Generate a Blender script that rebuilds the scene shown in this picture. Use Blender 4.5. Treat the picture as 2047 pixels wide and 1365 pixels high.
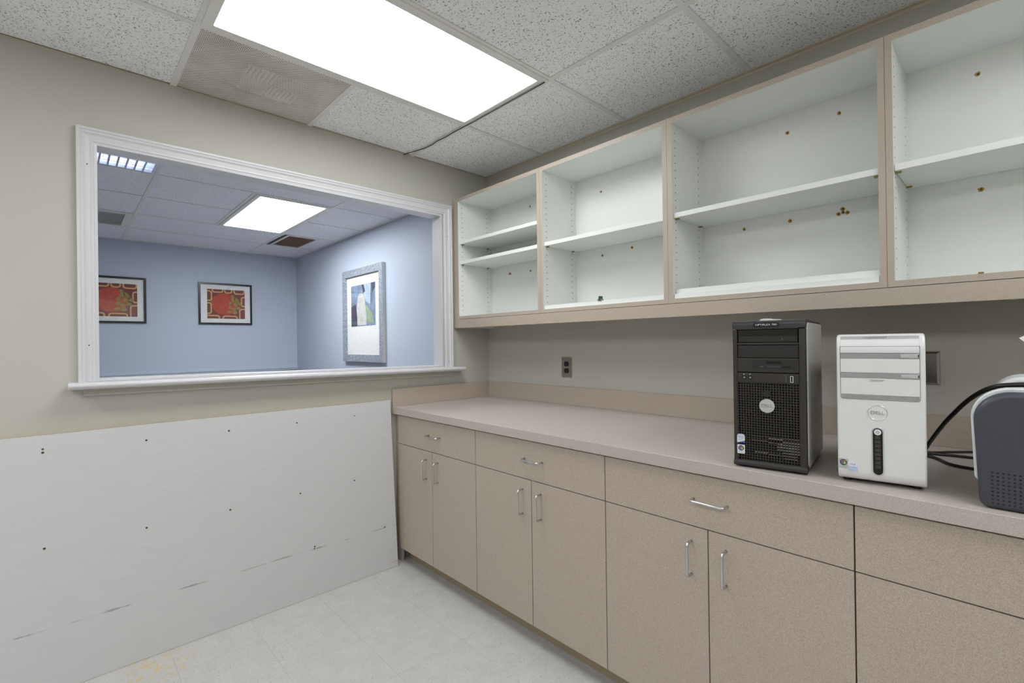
import bpy, math, random
from mathutils import Matrix, Vector

random.seed(7)
for o in list(bpy.data.objects):
    bpy.data.objects.remove(o)
S = bpy.context.scene
COL = S.collection

# ------------------------------------------------------------------ camera
F_PX, YAW, PITCH, ROLL = 953.7785, 0.8160, 0.0023, -0.0134
CAM = Vector((2.5775, -2.1947, 1.2875))
fw = Vector((-math.sin(YAW) * math.cos(PITCH), math.cos(YAW) * math.cos(PITCH), math.sin(PITCH)))
rt = Vector((math.cos(YAW), math.sin(YAW), 0))
up = rt.cross(fw)
R2 = math.cos(ROLL) * rt + math.sin(ROLL) * up
U2 = -math.sin(ROLL) * rt + math.cos(ROLL) * up
cd = bpy.data.cameras.new('camera')
cd.sensor_fit = 'HORIZONTAL'
cd.sensor_width = 36.0
cd.lens = 36.0 * F_PX / 2047.0
cd.clip_start = 0.02
cam = bpy.data.objects.new('camera', cd)
COL.objects.link(cam)
m = Matrix.Identity(4)
for i in range(3):
    m[i][0], m[i][1], m[i][2], m[i][3] = R2[i], U2[i], -fw[i], CAM[i]
cam.matrix_world = m
S.camera = cam

# ------------------------------------------------------------------ world, exposure
w = bpy.data.worlds.new('world')
S.world = w
w.use_nodes = True
w.node_tree.nodes['Background'].inputs[0].default_value = (0.8, 0.85, 0.9, 1)
w.node_tree.nodes['Background'].inputs[1].default_value = 0.05
vs = S.view_settings
vs.view_transform = 'Standard'
vs.look = 'None'
vs.gamma = 1.0
vs.use_curve_mapping = False
vs.exposure = 1.08
LAMP_MAIN = 5.2        # radiance of the troffer lenses in this room
LAMP_FAR = 12.5         # radiance of the panel light in the room beyond

# ------------------------------------------------------------------ materials
def lin(c):
    r = []
    for v in c:
        v /= 255.0
        r.append(v / 12.92 if v <= 0.04045 else ((v + 0.055) / 1.055) ** 2.4)
    return tuple(r) + (1.0,)

MATS = {}
def base(name, col, rough=0.5, metal=0.0, spec=0.5):
    mt = bpy.data.materials.new(name)
    mt.use_nodes = True
    b = mt.node_tree.nodes['Principled BSDF']
    b.inputs['Base Color'].default_value = lin(col)
    b.inputs['Roughness'].default_value = rough
    b.inputs['Metallic'].default_value = metal
    b.inputs['Specular IOR Level'].default_value = spec
    MATS[name] = mt
    return mt, mt.node_tree, b

def noise(nt, scale, detail=2.0, rough=0.5, vec=None):
    n = nt.nodes.new('ShaderNodeTexNoise')
    n.inputs['Scale'].default_value = scale
    n.inputs['Detail'].default_value = detail
    n.inputs['Roughness'].default_value = rough
    if vec is None:
        vec = geo(nt)
    nt.links.new(vec, n.inputs['Vector'])
    return n.outputs['Fac']

def geo(nt):
    g = nt.nodes.get('geo') or nt.nodes.new('ShaderNodeNewGeometry')
    g.name = 'geo'
    return g.outputs['Position']

def ramp(nt, fac, stops, interp='LINEAR'):
    r = nt.nodes.new('ShaderNodeValToRGB')
    r.color_ramp.interpolation = interp
    els = r.color_ramp.elements
    while len(els) < len(stops):
        els.new(0.5)
    for e, (p, c) in zip(els, stops):
        e.position = p
        e.color = c
    nt.links.new(fac, r.inputs['Fac'])
    return r.outputs['Color']

def mixc(nt, fac, a, b):
    x = nt.nodes.new('ShaderNodeMix')
    x.data_type = 'RGBA'
    if isinstance(fac, (int, float)):
        x.inputs[0].default_value = fac
    else:
        nt.links.new(fac, x.inputs[0])
    for s, v in ((6, a), (7, b)):
        if isinstance(v, tuple):
            x.inputs[s].default_value = v
        else:
            nt.links.new(v, x.inputs[s])
    return x.outputs[2]

def math_(nt, op, a, b=None):
    x = nt.nodes.new('ShaderNodeMath')
    x.operation = op
    for s, v in ((0, a), (1, b)):
        if v is None:
            continue
        if isinstance(v, (int, float)):
            x.inputs[s].default_value = v
        else:
            nt.links.new(v, x.inputs[s])
    return x.outputs[0]

def bump(nt, b, h, strength=0.2, dist=0.002):
    n = nt.nodes.new('ShaderNodeBump')
    n.inputs['Strength'].default_value = strength
    n.inputs['Distance'].default_value = dist
    nt.links.new(h, n.inputs['Height'])
    nt.links.new(n.outputs['Normal'], b.inputs['Normal'])

def plain(name, col, rough=0.5, metal=0.0, var=0.04, scale=30.0, spec=0.5):
    mt, nt, b = base(name, col, rough, metal, spec)
    c = lin(col)
    lo = tuple(v * (1 - var) for v in c[:3]) + (1,)
    hi = tuple(min(1, v * (1 + var)) for v in c[:3]) + (1,)
    nt.links.new(ramp(nt, noise(nt, scale, 3), [(0.3, lo), (0.7, hi)]), b.inputs['Base Color'])
    return mt

def painted_wall(name, col):
    mt, nt, b = base(name, col, 0.55, 0, 0.35)
    c = lin(col)
    lo = tuple(v * 0.97 for v in c[:3]) + (1,)
    nt.links.new(ramp(nt, noise(nt, 1.7, 3), [(0.3, lo), (0.7, c)]), b.inputs['Base Color'])
    bump(nt, b, noise(nt, 260, 3), 0.06, 0.001)
    return mt

def laminate(name, dark, mid, light, rough=0.42):
    mt, nt, b = base(name, mid, rough, 0, 0.4)
    f = noise(nt, 620, 2, 0.6)
    c1 = ramp(nt, f, [(0.25, lin(dark)), (0.5, lin(mid)), (0.75, lin(light))])
    nt.links.new(c1, b.inputs['Base Color'])
    return mt

def acoustic(name, col, speck):
    mt, nt, b = base(name, col, 0.9, 0, 0.1)
    mp = nt.nodes.new('ShaderNodeMapping')
    mp.inputs['Scale'].default_value = (1.0, 1.0, 1.0)
    nt.links.new(geo(nt), mp.inputs['Vector'])
    wob = nt.nodes.new('ShaderNodeTexNoise')
    wob.inputs['Scale'].default_value = 60
    nt.links.new(geo(nt), wob.inputs['Vector'])
    add = nt.nodes.new('ShaderNodeVectorMath')
    add.operation = 'MULTIPLY_ADD'
    add.inputs[1].default_value = (0.012, 0.012, 0)
    nt.links.new(wob.outputs['Color'], add.inputs[0])
    nt.links.new(mp.outputs['Vector'], add.inputs[2])
    f1 = noise(nt, 150, 3.0, 0.62, add.outputs[0])
    f2 = noise(nt, 420, 2.0, 0.5, add.outputs[0])
    m1 = ramp(nt, f1, [(0.59, (0, 0, 0, 1)), (0.64, (1, 1, 1, 1))])
    m2 = ramp(nt, f2, [(0.635, (0, 0, 0, 1)), (0.70, (1, 1, 1, 1))])
    mm = math_(nt, 'MAXIMUM', m1, m2)
    c = mixc(nt, mm, lin(col), lin(speck))
    nt.links.new(c, b.inputs['Base Color'])
    bump(nt, b, math_(nt, 'SUBTRACT', 1.0, mm), 0.5, 0.003)
    return mt

def vinyl_tile(name):
    mt, nt, b = base(name, (205, 203, 198), 0.35, 0, 0.4)
    oi = nt.nodes.new('ShaderNodeObjectInfo')
    sh = nt.nodes.new('ShaderNodeVectorMath')
    sh.operation = 'MULTIPLY_ADD'
    sh.inputs[1].default_value = (1, 1, 1)
    nt.links.new(geo(nt), sh.inputs[0])
    nt.links.new(oi.outputs['Random'], sh.inputs[2])
    f1 = noise(nt, 130, 3.0, 0.7, sh.outputs[0])
    f2 = noise(nt, 14, 3.0, 0.6, sh.outputs[0])
    basec = ramp(nt, f2, [(0.2, lin((183, 182, 179))), (0.65, lin((193, 192, 189)))])
    c = mixc(nt, ramp(nt, f1, [(0.6, (0, 0, 0, 1)), (0.68, (1, 1, 1, 1))]), basec, lin((156, 155, 151)))
    f3 = noise(nt, 210, 2.0, 0.5, sh.outputs[0])
    c = mixc(nt, ramp(nt, f3, [(0.67, (0, 0, 0, 1)), (0.72, (1, 1, 1, 1))]), c, lin((128, 126, 122)))
    # yellow glue stain on the floor beside the board
    sub = nt.nodes.new('ShaderNodeVectorMath')
    sub.operation = 'DISTANCE'
    sub.inputs[1].default_value = (0.17, -1.93, 0)
    nt.links.new(geo(nt), sub.inputs[0])
    d = math_(nt, 'SUBTRACT', 1.0, math_(nt, 'DIVIDE', sub.outputs['Value'], 0.17))
    st = math_(nt, 'MULTIPLY', math_(nt, 'MAXIMUM', d, 0.0),
               ramp(nt, noise(nt, 38, 3, 0.6), [(0.52, (0, 0, 0, 1)), (0.62, (1, 1, 1, 1))]))
    c = mixc(nt, math_(nt, 'MINIMUM', math_(nt, 'MULTIPLY', st, 1.6), 0.75), c, lin((200, 178, 120)))
    nt.links.new(c, b.inputs['Base Color'])
    return mt

def emitter(name, col, strength):
    mt = bpy.data.materials.new(name)
    mt.use_nodes = True
    nt = mt.node_tree
    nt.nodes.clear()
    e = nt.nodes.new('ShaderNodeEmission')
    e.inputs[0].default_value = col
    e.inputs[1].default_value = strength
    out = nt.nodes.new('ShaderNodeOutputMaterial')
    nt.links.new(e.outputs[0], out.inputs[0])
    MATS[name] = mt
    return mt

painted_wall('paint_beige', (188, 186, 177))
painted_wall('paint_blue', (183, 191, 206))
painted_wall('paint_blue_dark', (105, 125, 150))
plain('trim_white', (208, 208, 211), 0.35, 0, 0.004)
plain('trim_beige', (196, 186, 165), 0.5)
plain('grid_white', (224, 223, 218), 0.45, 0, 0.03)
plain('grid_beige', (206, 194, 176), 0.5, 0, 0.03)
acoustic('ceiling_tile', (246, 246, 246), (140, 139, 137))
acoustic('ceiling_tile_far', (238, 237, 242), (178, 178, 184))
vinyl_tile('vinyl_tile')
plain('carpet', (190, 186, 180), 0.95, 0, 0.1, 200)
plain('subfloor', (120, 116, 108), 0.9)
laminate('laminate', (148, 136, 122), (177, 166, 152), (197, 187, 174))
laminate('laminate_counter', (156, 147, 138), (182, 174, 167), (200, 193, 187), 0.33)
plain('cabinet_core', (92, 76, 56), 0.7)
plain('toe_kick', (150, 136, 114), 0.6)
plain('melamine', (228, 231, 227), 0.38, 0, 0.01)
plain('hole_dark', (70, 66, 60), 0.9)
plain('hole_brown', (176, 138, 72), 0.9, 0, 0.3, 300)
plain('brass', (150, 130, 80), 0.4, 0.8)
plain('green_clip', (35, 80, 70), 0.4)
plain('chrome', (205, 205, 208), 0.22, 1.0, 0.02)
plain('steel', (165, 158, 148), 0.3, 1.0, 0.05, 90)
plain('black_plastic', (30, 27, 25), 0.45, 0, 0.06)
plain('black_gloss', (18, 16, 15), 0.15)
plain('charcoal', (44, 40, 37), 0.42, 0, 0.05)
plain('tower_cap', (62, 61, 68), 0.3, 0.2, 0.05)
plain('tower_side', (192, 191, 180), 0.36, 0.1, 0.03)
plain('silver_plastic', (222, 223, 223), 0.34, 0.12, 0.015)
plain('silver_bright', (214, 214, 217), 0.2, 0.6, 0.03)
plain('silver_strip', (188, 190, 194), 0.15, 0.75, 0.06, 40)
plain('sticker_white', (225, 226, 230), 0.35)
plain('sticker_blue', (70, 90, 165), 0.35)
plain('sticker_pale_blue', (175, 190, 225), 0.35)
plain('logo_red', (205, 80, 50), 0.4)
plain('logo_green', (120, 170, 60), 0.4)
plain('logo_azure', (60, 130, 190), 0.4)
plain('logo_yellow', (235, 195, 70), 0.4)
plain('logo_navy', (50, 75, 120), 0.3)
plain('text_grey', (120, 120, 122), 0.4)
plain('text_white', (215, 215, 215), 0.4)
plain('printer_shell', (62, 64, 74), 0.38, 0, 0.04)
plain('printer_grey', (205, 208, 210), 0.35)
plain('cable_black', (24, 21, 19), 0.35)
plain('wire_brown', (60, 50, 40), 0.6)
plain('frame_black', (22, 22, 26), 0.3)
plain('mat_white', (225, 224, 222), 0.8)
plain('ink_maroon', (120, 58, 56), 0.7, 0, 0.12, 60)
plain('ink_red', (180, 72, 52), 0.7, 0, 0.15, 25)
plain('ink_tan', (205, 160, 105), 0.7, 0, 0.08, 60)
plain('ink_olive', (142, 130, 66), 0.7, 0, 0.1, 60)
plain('ink_blue', (122, 136, 160), 0.7, 0, 0.35, 12)
plain('ink_pale', (190, 190, 186), 0.7, 0, 0.1, 20)
plain('ink_green', (138, 158, 132), 0.7, 0, 0.2, 20)
plain('ink_slate', (64, 70, 88), 0.7, 0, 0.25, 20)
plain('ink_sky', (166, 182, 203), 0.7, 0, 0.2, 14)
plain('louver_metal', (205, 210, 222), 0.25, 0.6)
plain('vent_brown', (180, 156, 136), 0.7)
plain('vent_grey', (212, 212, 215), 0.6)
plain('ply_edge', (190, 165, 110), 0.8, 0, 0.15, 120)
plain('core_dark', (62, 54, 46), 0.8)
emitter('lens_main', (0.97, 0.985, 1.0, 1), LAMP_MAIN)
emitter('lens_far', (0.93, 0.97, 1.0, 1), LAMP_FAR)
emitter('lamp_tube', (0.85, 0.92, 1.0, 1), 6.0)

# hammered silver picture frame
mt, nt, b = base('frame_silver', (128, 136, 146), 0.4, 0.25)
vor = nt.nodes.new('ShaderNodeTexVoronoi')
vor.inputs['Scale'].default_value = 60
nt.links.new(geo(nt), vor.inputs['Vector'])
nt.links.new(ramp(nt, vor.outputs['Distance'], [(0.1, lin((190, 196, 203))), (0.6, lin((142, 150, 160)))]), b.inputs['Base Color'])
bump(nt, b, vor.outputs['Distance'], 0.6, 0.003)

# picture glass: clear pane with a faint mirror reflection
mt = bpy.data.materials.new('picture_glass')
mt.use_nodes = True
nt = mt.node_tree
nt.nodes.clear()
tr = nt.nodes.new('ShaderNodeBsdfTransparent')
gl = nt.nodes.new('ShaderNodeBsdfGlossy')
gl.inputs['Roughness'].default_value = 0.02
lw = nt.nodes.new('ShaderNodeLayerWeight')
fr = nt.nodes.new('ShaderNodeMath')
fr.operation = 'MULTIPLY_ADD'
pw = math_(nt, 'POWER', lw.outputs['Facing'], 4.0)
nt.links.new(pw, fr.inputs[0])
fr.inputs[1].default_value = 0.55
fr.inputs[2].default_value = 0.045
mx = nt.nodes.new('ShaderNodeMixShader')
out = nt.nodes.new('ShaderNodeOutputMaterial')
nt.links.new(fr.outputs[0], mx.inputs[0])
nt.links.new(tr.outputs[0], mx.inputs[1])
nt.links.new(gl.outputs[0], mx.inputs[2])
nt.links.new(mx.outputs[0], out.inputs[0])
MATS['picture_glass'] = mt

# perforated diffuser sheet: real see-through dots
mt, nt, b = base('perforated', (206, 200, 191), 0.5)
mp = nt.nodes.new('ShaderNodeMapping')
mp.inputs['Rotation'].default_value = (0, 0, math.radians(45))
nt.links.new(geo(nt), mp.inputs['Vector'])
sn = nt.nodes.new('ShaderNodeVectorMath')
sn.operation = 'SCALE'
sn.inputs['Scale'].default_value = 1 / 0.0085
nt.links.new(mp.outputs[0], sn.inputs[0])
fr_ = nt.nodes.new('ShaderNodeVectorMath')
fr_.operation = 'FRACTION'
nt.links.new(sn.outputs[0], fr_.inputs[0])
sx = nt.nodes.new('ShaderNodeSeparateXYZ')
nt.links.new(fr_.outputs[0], sx.inputs[0])
dx = math_(nt, 'SUBTRACT', sx.outputs[0], 0.5)
dy = math_(nt, 'SUBTRACT', sx.outputs[1], 0.5)
rr = math_(nt, 'ADD', math_(nt, 'MULTIPLY', dx, dx), math_(nt, 'MULTIPLY', dy, dy))
hole = math_(nt, 'LESS_THAN', rr, 0.095)
dirt = noise(nt, 5, 3, 0.6)
nt.links.new(ramp(nt, dirt, [(0.3, lin((216, 208, 198))), (0.6, lin((238, 234, 228)))]), b.inputs['Base Color'])
tr = nt.nodes.new('ShaderNodeBsdfTransparent')
mx = nt.nodes.new('ShaderNodeMixShader')
out = nt.nodes['Material Output']
nt.links.new(hole, mx.inputs[0])
nt.links.new(b.outputs[0], mx.inputs[1])
nt.links.new(tr.outputs[0], mx.inputs[2])
nt.links.new(mx.outputs[0], out.inputs[0])

# white painted board with scuffs along one height
mt, nt, b = base('board_white', (214, 214, 211), 0.42, 0, 0.4)
sx = nt.nodes.new('ShaderNodeSeparateXYZ')
nt.links.new(geo(nt), sx.inputs[0])
zz, yy = sx.outputs[2], sx.outputs[1]
wv = math_(nt, 'MULTIPLY', math_(nt, 'SUBTRACT', noise(nt, 3.0, 2), 0.5), 0.012)
dist = math_(nt, 'ABSOLUTE', math_(nt, 'SUBTRACT', math_(nt, 'ADD', zz, wv), 0.2365))
cy_ = nt.nodes.new('ShaderNodeCombineXYZ')
nt.links.new(yy, cy_.inputs[1])
seg = ramp(nt, noise(nt, 7.5, 2, 0.6, cy_.outputs[0]), [(0.47, (0, 0, 0, 1)), (0.56, (1, 1, 1, 1))])
thk = math_(nt, 'MULTIPLY', math_(nt, 'MAXIMUM', math_(nt, 'SUBTRACT', noise(nt, 11, 3, 0.6, cy_.outputs[0]), 0.36), 0.0), 0.016)
line = math_(nt, 'MULTIPLY', math_(nt, 'LESS_THAN', dist, thk), seg)
grain = nt.nodes.new('ShaderNodeMapping')
grain.inputs['Scale'].default_value = (1, 2.0, 26)
nt.links.new(geo(nt), grain.inputs['Vector'])
gn = noise(nt, 4, 4, 0.6, grain.outputs[0])
c0 = ramp(nt, gn, [(0.3, lin((197, 197, 198))), (0.7, lin((201, 201, 202)))])
spots = ramp(nt, noise(nt, 24, 4, 0.7), [(0.72, (0, 0, 0, 1)), (0.80, (0.25, 0.25, 0.25, 1))])
c0 = mixc(nt, spots, c0, lin((150, 148, 144)))
c0 = mixc(nt, math_(nt, 'MULTIPLY', line, 0.55), c0, lin((100, 99, 98)))
nt.links.new(c0, b.inputs['Base Color'])
bump(nt, b, gn, 0.012, 0.001)

# ------------------------------------------------------------------ mesh helpers
class MB:
    def __init__(s):
        s.v, s.f, s.m = [], [], []
    def add(s, verts, faces, mi=0):
        n = len(s.v)
        s.v += [tuple(p) for p in verts]
        for i, f in enumerate(faces):
            s.f.append(tuple(n + k for k in f))
            s.m.append(mi if isinstance(mi, int) else mi[i])
        return s
    def box(s, x0, x1, y0, y1, z0, z1, mi=0):
        # faces in the order -x, +x, -y, +y, -z, +z
        return s.add([(x0, y0, z0), (x1, y0, z0), (x1, y1, z0), (x0, y1, z0), (x0, y0, z1), (x1, y0, z1), (x1, y1, z1), (x0, y1, z1)],
                     [(0, 4, 7, 3), (1, 2, 6, 5), (0, 1, 5, 4), (2, 3, 7, 6), (0, 3, 2, 1), (4, 5, 6, 7)], mi)
    def prism(s, pts, fn, d0, d1, mi=0):
        # closed 2D outline (counter-clockwise) pushed from d0 to d1; fn(u, v, d) gives the 3D point
        n = len(pts)
        vs_ = [fn(u, v, d0) for u, v in pts] + [fn(u, v, d1) for u, v in pts]
        fs = [tuple(range(n - 1, -1, -1)), tuple(range(n, 2 * n))]
        fs += [(i, (i + 1) % n, n + (i + 1) % n, n + i) for i in range(n)]
        return s.add(vs_, fs, mi)
    def disc(s, c, nrm, r, h=0.0004, n=14, mi=0, rz=None):
        # short cylinder on a surface; rz squeezes the second axis
        nrm = Vector(nrm).normalized()
        a = Vector((0, 0, 1)) if abs(nrm.z) < 0.9 else Vector((1, 0, 0))
        t = nrm.cross(a).normalized()
        u = nrm.cross(t).normalized()
        c = Vector(c)
        r2 = rz or r
        lo = [c + t * r * math.cos(k * 2 * math.pi / n) + u * r2 * math.sin(k * 2 * math.pi / n) for k in range(n)]
        hi = [p + nrm * h for p in lo]
        return s.add(lo + hi, [tuple(range(n, 2 * n))] + [(i, (i + 1) % n, n + (i + 1) % n, n + i) for i in range(n)], mi)
    def tube(s, path, r, n=10, mi=0, caps=True):
        path = [Vector(p) for p in path]
        rings = []
        ref = None
        for i, p in enumerate(path):
            d = (path[min(i + 1, len(path) - 1)] - path[max(i - 1, 0)]).normalized()
            if ref is None:
                ref = Vector((0, 0, 1)) if abs(d.z) < 0.9 else Vector((1, 0, 0))
            t = (ref - d * ref.dot(d)).normalized()
            u = d.cross(t)
            ref = t
            rings.append([p + (t * math.cos(k * 2 * math.pi / n) + u * math.sin(k * 2 * math.pi / n)) * r for k in range(n)])
        vs_ = [q for g in rings for q in g]
        fs = []
        for i in range(len(path) - 1):
            for k in range(n):
                fs.append((i * n + k, i * n + (k + 1) % n, (i + 1) * n + (k + 1) % n, (i + 1) * n + k))
        if caps:
            fs.append(tuple(range(n - 1, -1, -1)))
            fs.append(tuple((len(path) - 1) * n + k for k in range(n)))
        return s.add(vs_, fs, mi)
    def mesh(s, name, mats, org=(0, 0, 0), smooth=False):
        me = bpy.data.meshes.new(name)
        me.from_pydata([(a - org[0], b_ - org[1], c - org[2]) for a, b_, c in s.v], [], s.f)
        for k in ([mats] if isinstance(mats, str) else mats):
            me.materials.append(MATS[k])
        for p, k in zip(me.polygons, s.m):
            p.material_index = k
            p.use_smooth = smooth
        me.update()
        return me
    def build(s, name, mats, parent=None, smooth=False, bev=0.0, seg=2, world=True, kind=None, label=None):
        org = ORG.get(parent.name, (0, 0, 0)) if (parent and world) else (0, 0, 0)
        o = bpy.data.objects.new(name, s.mesh(name, mats, org, smooth))
        COL.objects.link(o)
        if parent:
            o.parent = parent
        ORG[o.name] = org
        if bev:
            bm_ = o.modifiers.new('bevel', 'BEVEL')
            bm_.width = bev
            bm_.segments = seg
            bm_.limit_method = 'ANGLE'
            bm_.angle_limit = math.radians(40)
            for p in o.data.polygons:
                p.use_smooth = True
            wn = o.modifiers.new('normals', 'WEIGHTED_NORMAL')
            wn.keep_sharp = True
        if kind:
            o['kind'] = kind
        if label:
            o['label'] = label
        return o

ORG = {}
def thing(name, label, cat, loc=(0, 0, 0), rz=0.0, group=None):
    o = bpy.data.objects.new(name, None)
    COL.objects.link(o)
    o.location = loc
    o.rotation_euler = (0, 0, rz)
    o.empty_display_size = 0.05
    ORG[o.name] = tuple(loc)
    return tag(o, label, cat, group)

def tag(o, label, cat, group=None):
    o['label'] = label
    o['category'] = cat
    if group:
        o['group'] = group
    return o

def struct(o, label=None):
    o['kind'] = 'structure'
    if label:
        o['label'] = label
    return o

def place(name, me, parent, loc):
    o = bpy.data.objects.new(name, me)
    COL.objects.link(o)
    o.parent = parent
    g = ORG.get(parent.name, (0, 0, 0))
    o.location = tuple(a - b_ for a, b_ in zip(loc, g))
    ORG[o.name] = tuple(loc)
    return o

def text_part(name, txt, size, mat, parent, loc, rot, extrude=0.0003, world=False, sx=1.0):
    cu = bpy.data.curves.new(name, 'FONT')
    cu.body = txt
    cu.size = size
    cu.align_x = 'CENTER'
    cu.align_y = 'CENTER'
    cu.extrude = extrude
    tmp = bpy.data.objects.new(name + '_tmp', cu)
    COL.objects.link(tmp)
    bpy.context.view_layer.update()
    me = bpy.data.meshes.new_from_object(tmp.evaluated_get(bpy.context.evaluated_depsgraph_get()))
    bpy.data.objects.remove(tmp)
    me.name = name
    me.materials.clear()
    me.materials.append(MATS[mat])
    o = bpy.data.objects.new(name, me)
    COL.objects.link(o)
    o.parent = parent
    o.location = loc
    o.rotation_euler = rot
    o.scale = (sx, 1, 1)
    return o

def rrect(x0, x1, y0, y1, r, n=6):
    # rounded rectangle outline, counter-clockwise; r may be one radius or four (bl, br, tr, tl)
    r = (r,) * 4 if isinstance(r, (int, float)) else r
    P = []
    for (cx, cy, a0, q) in ((x0 + r[0], y0 + r[0], math.pi, r[0]), (x1 - r[1], y0 + r[1], 1.5 * math.pi, r[1]),
                            (x1 - r[2], y1 - r[2], 0, r[2]), (x0 + r[3], y1 - r[3], 0.5 * math.pi, r[3])):
        if q <= 0:
            P.append((cx, cy))
            continue
        for k in range(n + 1):
            a = a0 + k * 0.5 * math.pi / n
            P.append((cx + q * math.cos(a), cy + q * math.sin(a)))
    return P

XZ = lambda u, v, d: (u, d, v)      # outline in x/z pushed along y (d0 > d1 faces -y)
XY = lambda u, v, d: (u, v, d)
YZ = lambda u, v, d: (d, u, v)

# ------------------------------------------------------------------ room shell
HC = 2.4538                      # ceiling height
XR, YF = 3.80, -5.40             # far limits of this room behind the camera
WT = 0.075                       # thickness of the partition with the pass-through
XF, YB = -4.03, 0.08             # far wall and right wall of the room beyond
YFL = -5.50                      # left limit of the room beyond
PY0, PY1, PZ0, PZ1 = -2.102, -0.3907, 1.13, 2.128   # pass-through opening

struct(MB().box(-0.02, XR + 0.1, YF - 0.1, 0.1, -0.10, -0.003).build('floor', 'subfloor'), 'white speckled vinyl tile floor of the small office')
FL = bpy.data.objects['floor']
TP = 0.31
tm = MB().box(0.00025, TP - 0.00025, 0.00025, TP - 0.00025, -0.003, 0.0).mesh('tile', 'vinyl_tile')
x0_, y0_ = 0.285 - TP, -1.565 - 12 * TP
for i in range(0, 13):
    for j in range(0, 17):
        x, y = x0_ + i * TP, y0_ + j * TP
        if x > XR or y > -0.60 or y < YF - 0.1:
            continue
        place('tile', tm, FL, (x, y, 0))

mb = MB()
for (ya, yb, za, zb) in ((YF - 0.1, PY0, 0, HC + 0.12), (PY1, 0.20, 0, HC + 0.12), (PY0, PY1, 0, PZ0), (PY0, PY1, PZ1, HC + 0.12)):
    mb.box(-WT, 0, ya, yb, za, zb, [1, 0, 0, 0, 0, 0])
struct(mb.build('wall_left', ['paint_beige', 'paint_blue']), 'beige partition wall with the wide pass-through opening')
struct(MB().box(0.0, XR + 0.1, 0, 0.2, 0, HC + 0.12).build('wall_back', 'paint_beige'), 'beige wall behind the cabinets')
struct(MB().box(XR, XR + 0.1, YF - 0.1, 0, 0, HC + 0.12).build('wall_right', 'paint_beige'))
struct(MB().box(0.0, XR, YF - 0.1, YF, 0, HC + 0.12).build('wall_front', 'paint_beige'))

# room beyond the opening
struct(MB().box(XF - 0.1, -WT, YFL - 0.1, 0.2, -0.10, 0).build('floor_waiting_room', 'carpet'))
struct(MB().box(XF - 0.1, XF, YFL - 0.1, 0.2, 0, HC + 0.12).build('wall_far', 'paint_blue'), 'pale blue far wall of the room beyond the opening')
struct(MB().box(XF, -WT, YB, 0.2, 0, HC + 0.12).build('wall_far_right', 'paint_blue'), 'pale blue side wall of the room beyond the opening')
struct(MB().box(XF, -WT, YFL - 0.1, YFL, 0, HC + 0.12).build('wall_far_left', 'paint_blue'))
# chair rail on the far wall
rail = [(0, 0.965), (0.012, 0.968), (0.014, 0.985), (0.022, 0.992), (0.022, 1.008), (0.014, 1.014), (0.012, 1.026), (0, 1.03)]
struct(MB().prism(rail, lambda u, v, d: (XF + u, d, v), YB - 0.0005, YFL, 0).build('trim_1', 'paint_blue'), 'pale blue chair rail along the far wall')
struct(MB().box(XF, XF + 0.006, YFL, YB, 0.0, 0.964).build('trim_2', 'paint_blue_dark'), 'darker blue wainscot below the chair rail')

# ------------------------------------------------------------------ ceilings
struct(MB().box(0, XR, YF, 0, HC + 0.10, HC + 0.12).build('ceiling', 'core_dark'), 'suspended ceiling of fissured white tiles in a metal grid')
CE = bpy.data.objects['ceiling']
gx = [0.008, 0.549, 1.159, 1.785, 2.395, 3.005, 3.615, XR]
gy = [0.0, -0.608, -1.828, -3.048, -4.268, YF]
def tile(parent, xa, xb, ya, yb, mat='ceiling_tile', zb=HC):
    return MB().box(xa + 0.002, xb - 0.002, ya + 0.002, yb - 0.002, zb + 0.004, zb + 0.016).build('ceiling_tile', mat, parent)
def tee(parent, xa, xb, ya, yb, mat='grid_white', zb=HC, h=0.03):
    return MB().box(xa, xb, ya, yb, zb, zb + 0.0035).box((xa + xb) / 2 - 0.001 if xb - xa < yb - ya else xa, (xa + xb) / 2 + 0.001 if xb - xa < yb - ya else xb,
                    ya if xb - xa < yb - ya else (ya + yb) / 2 - 0.001, yb if xb - xa < yb - ya else (ya + yb) / 2 + 0.001, zb + 0.0035, zb + h).build('grid_tee', mat, parent)
T = 0.012
LIGHTS = {(1, 1), (5, 1), (1, 3), (3, 3), (5, 3)}
for i in range(len(gx) - 1):
    for j in range(len(gy) - 1):
        if (i, j) in LIGHTS:
            continue
        if (i, j) == (0, 1):
            tile(CE, gx[0], gx[1], -1.232, gy[1])
            continue
        tile(CE, gx[i], gx[i + 1], gy[j + 1], gy[j])
for y in gy[1:-1]:
    tee(CE, 0.0, XR, y - T, y + T)
for x in gx[1:-1]:
    for j in range(len(gy) - 1):
        tee(CE, x - T, x + T, gy[j + 1] + (T if j + 1 < len(gy) - 1 else 0), gy[j] - (T if j else 0))
tee(CE, 0.0, gx[1] - T, -1.232 - T, -1.232 + T)
# wall angles
MB().box(0.0, 0.004, YF, -0.0005, HC - 0.001, HC + 0.0035).build('wall_angle', 'trim_beige', CE)
MB().box(0.020, XR, -0.020, -0.0002, HC - 0.001, HC + 0.0035).box(0.0, XR, -0.0015, -0.0002, HC - 0.012, HC - 0.001).build('wall_angle', 'grid_beige', CE)

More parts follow.
